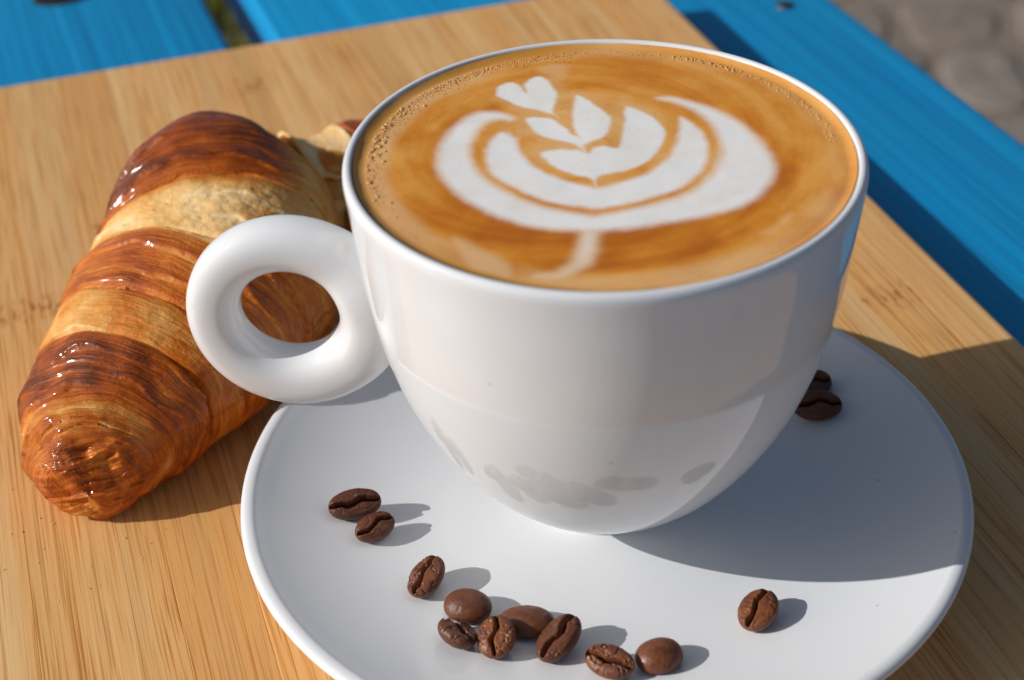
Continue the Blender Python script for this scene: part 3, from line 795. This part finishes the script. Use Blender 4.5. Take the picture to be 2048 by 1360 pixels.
# pastry crumbs on the board round the croissant
cv, cf = [], []
for i in range(90):
    a = rng.uniform(0, 6.28); q = rng.normal(0, 1)
    t_ = rng.uniform(0, 7); c_ = axis_at(np.array([t_]))[0]
    px = (c_[0] + (c_[3] + abs(q) * 9 + 1) * math.cos(a)) / 1000; py = (c_[1] + (c_[3] + abs(q) * 9 + 1) * math.sin(a)) / 1000 - 0.004
    if math.hypot(px, py) < 0.0765: continue
    s_ = rng.uniform(0.00012, 0.00042); n0 = len(cv); rz_ = rng.uniform(0, 6.28)
    for (x_, y_, z_) in ((1, 0, .1), (0, .8, .15), (-.9, .1, .1), (0.1, -.7, .1), (0.1, 0.1, .8)):
        x_ += rng.normal(0, .2); y_ += rng.normal(0, .2)
        cv.append((px + s_ * (x_ * math.cos(rz_) - y_ * math.sin(rz_)), py + s_ * (x_ * math.sin(rz_) + y_ * math.cos(rz_)), s_ * z_))
    cf += [(n0, n0 + 1, n0 + 4), (n0 + 1, n0 + 2, n0 + 4), (n0 + 2, n0 + 3, n0 + 4), (n0 + 3, n0, n0 + 4)]
crumbs = mesh_obj("pastry_crumbs", cv, cf, CRUMB, None, smooth=False); tag(crumbs, kind='stuff')

# ---------------------------------------------------------------- coffee beans
def bean_mesh(seed, wid, hgt, dome_top=False, curve=0.12, deep=1.0, wrinkle=1.0):
    """a unit-length-2 bean along x; flat, creased face up (+z)"""
    r = np.random.default_rng(seed)
    nu, nv = 96, 110
    th = np.linspace(0.001, np.pi - 0.001, nu)
    # more columns near the crease at the top (phi = pi/2)
    q = np.linspace(-1, 1, nv, endpoint=False)
    ph = np.pi / 2 + np.pi * np.sign(q) * np.abs(q) ** 1.7
    TH_, PH = np.meshgrid(th, ph, indexing='ij')
    x = -np.cos(TH_); s = np.sin(TH_) ** 0.92
    yy = s * np.cos(PH); zz = s * np.sin(PH)
    low = fbm(x * 1.3 + seed, yy * 1.3 + zz, seed, 2) - 0.5
    y = yy * wid * (1 + 0.10 * low)
    flat = 0.56
    z = np.where(zz > 0, np.tanh(zz * 1.5) / np.tanh(1.5) * hgt * flat, zz * hgt * (1.0))
    z = z + 0.05 * low
    yc = curve * np.sin(x * 2.4 + seed) * (1 - x ** 2) + 0.03 * np.sin(x * 7 + seed) + 0.07 * (fbm(x * 4 + seed, x * 0, seed + 3, 3) - 0.5)
    w = 0.055 + 0.075 * (fbm(x * 3 + seed, x * 0, seed + 5, 2))
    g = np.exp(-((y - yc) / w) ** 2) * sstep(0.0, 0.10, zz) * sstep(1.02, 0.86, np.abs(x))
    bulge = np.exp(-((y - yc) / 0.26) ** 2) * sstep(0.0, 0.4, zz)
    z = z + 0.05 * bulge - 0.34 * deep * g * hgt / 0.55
    z += 0.03 * (fbm(x * 6, y * 8 + zz * 5, seed + 9, 3) - 0.5)
    ridge = np.abs(fbm(x * 2.6 + 7, y * 2.2 + seed, seed + 13, 3) - 0.5)
    z -= wrinkle * 0.07 * sstep(0.06, 0.0, ridge) * sstep(0.0, 0.3, zz)
    V = np.stack([x, y, z], -1).reshape(-1, 3)
    return V, grid_faces(nu, nv, wrap_v=True), np.clip(g, 0, 1).ravel()
# x, y, heading, length, width, crease up?, roll, pitch, height, label (millimetres, degrees)
BEANS = [
    (-51.7, -6.8, 17, 11.2, 6.6, 1, 28, 0, 5.6, "dark bean lying furthest left on the saucer, upper of two touching beans"),
    (-46.9, -12.6, 40, 9.0, 5.8, 1, 26, 0, 5.2, "small reddish bean leaning under the furthest left dark bean"),
    (-35.0, -26.7, 66, 9.8, 7.0, 1, -12, 12, 5.2, "lone wrinkled bean with tan cracks between the pair and the cluster"),
    (-26.3, -33.6, -15, 9.6, 7.8, 0, 6, 0, 5.6, "domed bean lying face down at the upper left of the cluster"),
    (-27.6, -42.2, -46, 8.6, 6.8, 1, -22, 0, 5.0, "dark shrivelled bean at the lower left of the cluster"),
    (-20.1, -43.3, 92, 9.0, 7.6, 1, -14, 10, 5.4, "light brown bean with yellow crease in the middle of the cluster"),
    (-14.6, -37.2, -3, 11.0, 7.8, 0, -4, 0, 5.6, "long domed bean lying face down behind the cluster's front beans"),
    (-8.3, -43.0, 58, 11.4, 7.4, 1, -12, 8, 5.6, "long bean with a wide black crease at the cluster's right end"),
    (1.3, -49.0, -25, 9.8, 6.6, 1, 18, 0, 5.2, "tan sided bean nearest the bottom edge, left of the smooth round bean"),
    (10.6, -46.6, 24, 9.2, 7.8, 0, 0, 0, 5.8, "smooth round bean lying face down right of the tan sided bean"),
    (29.9, -35.0, 62, 9.6, 7.6, 1, -10, 10, 5.4, "lone bean with a curved black crease at the right of the saucer"),
    (47.6, 26.5, 5, 11.0, 7.0, 1, 30, 0, 5.6, "shaded bean peeking out beside the cup, in front of another bean"),
    (47.6, 33.6, 12, 8.0, 6.4, 1, 30, 0, 5.4, "shaded bean half hidden behind the cup and the other shaded bean"),
]
for i, (bx, by, hd, ln, wd, up, roll, pit, hg, lab) in enumerate(BEANS):
    V, F, g = bean_mesh(31 + i * 7, wd / ln, hg / ln * 0.98, deep=1.15, curve=(0.07, 0.15, 0.05, 0.11)[i % 4], wrinkle=(0.4, 0.6, 1.5, 0.3, 1.3, 0.8, 0.2, 0.6, 1.2, 0.1, 0.4, 0.5, 0.5)[i])
    Vw = V * (ln / 2000.0)
    M = Matrix.Rotation(R(hd), 4, 'Z') @ Matrix.Rotation(R(-pit * 1.15), 4, 'Y') @ Matrix.Rotation(R(roll + (0 if up else 180)), 4, 'X')
    m3 = np.array(M.to_3x3())
    W = Vw @ m3.T
    xw, yw = bx / 1000, by / 1000
    rr_ = np.hypot(W[:, 0] + xw, W[:, 1] + yw)
    zs = np.interp(rr_, S_T[:, 0], S_T[:, 1])
    lift = (zs - W[:, 2]).max() - 0.00005
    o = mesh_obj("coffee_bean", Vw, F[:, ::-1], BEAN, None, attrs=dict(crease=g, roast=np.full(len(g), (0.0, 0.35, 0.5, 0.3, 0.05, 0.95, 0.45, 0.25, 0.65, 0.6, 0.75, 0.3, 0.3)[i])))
    o.matrix_world = Matrix.Translation((xw, yw, lift)) @ M
    tag(o, lab, "coffee bean", "roasted coffee beans scattered on the saucer")
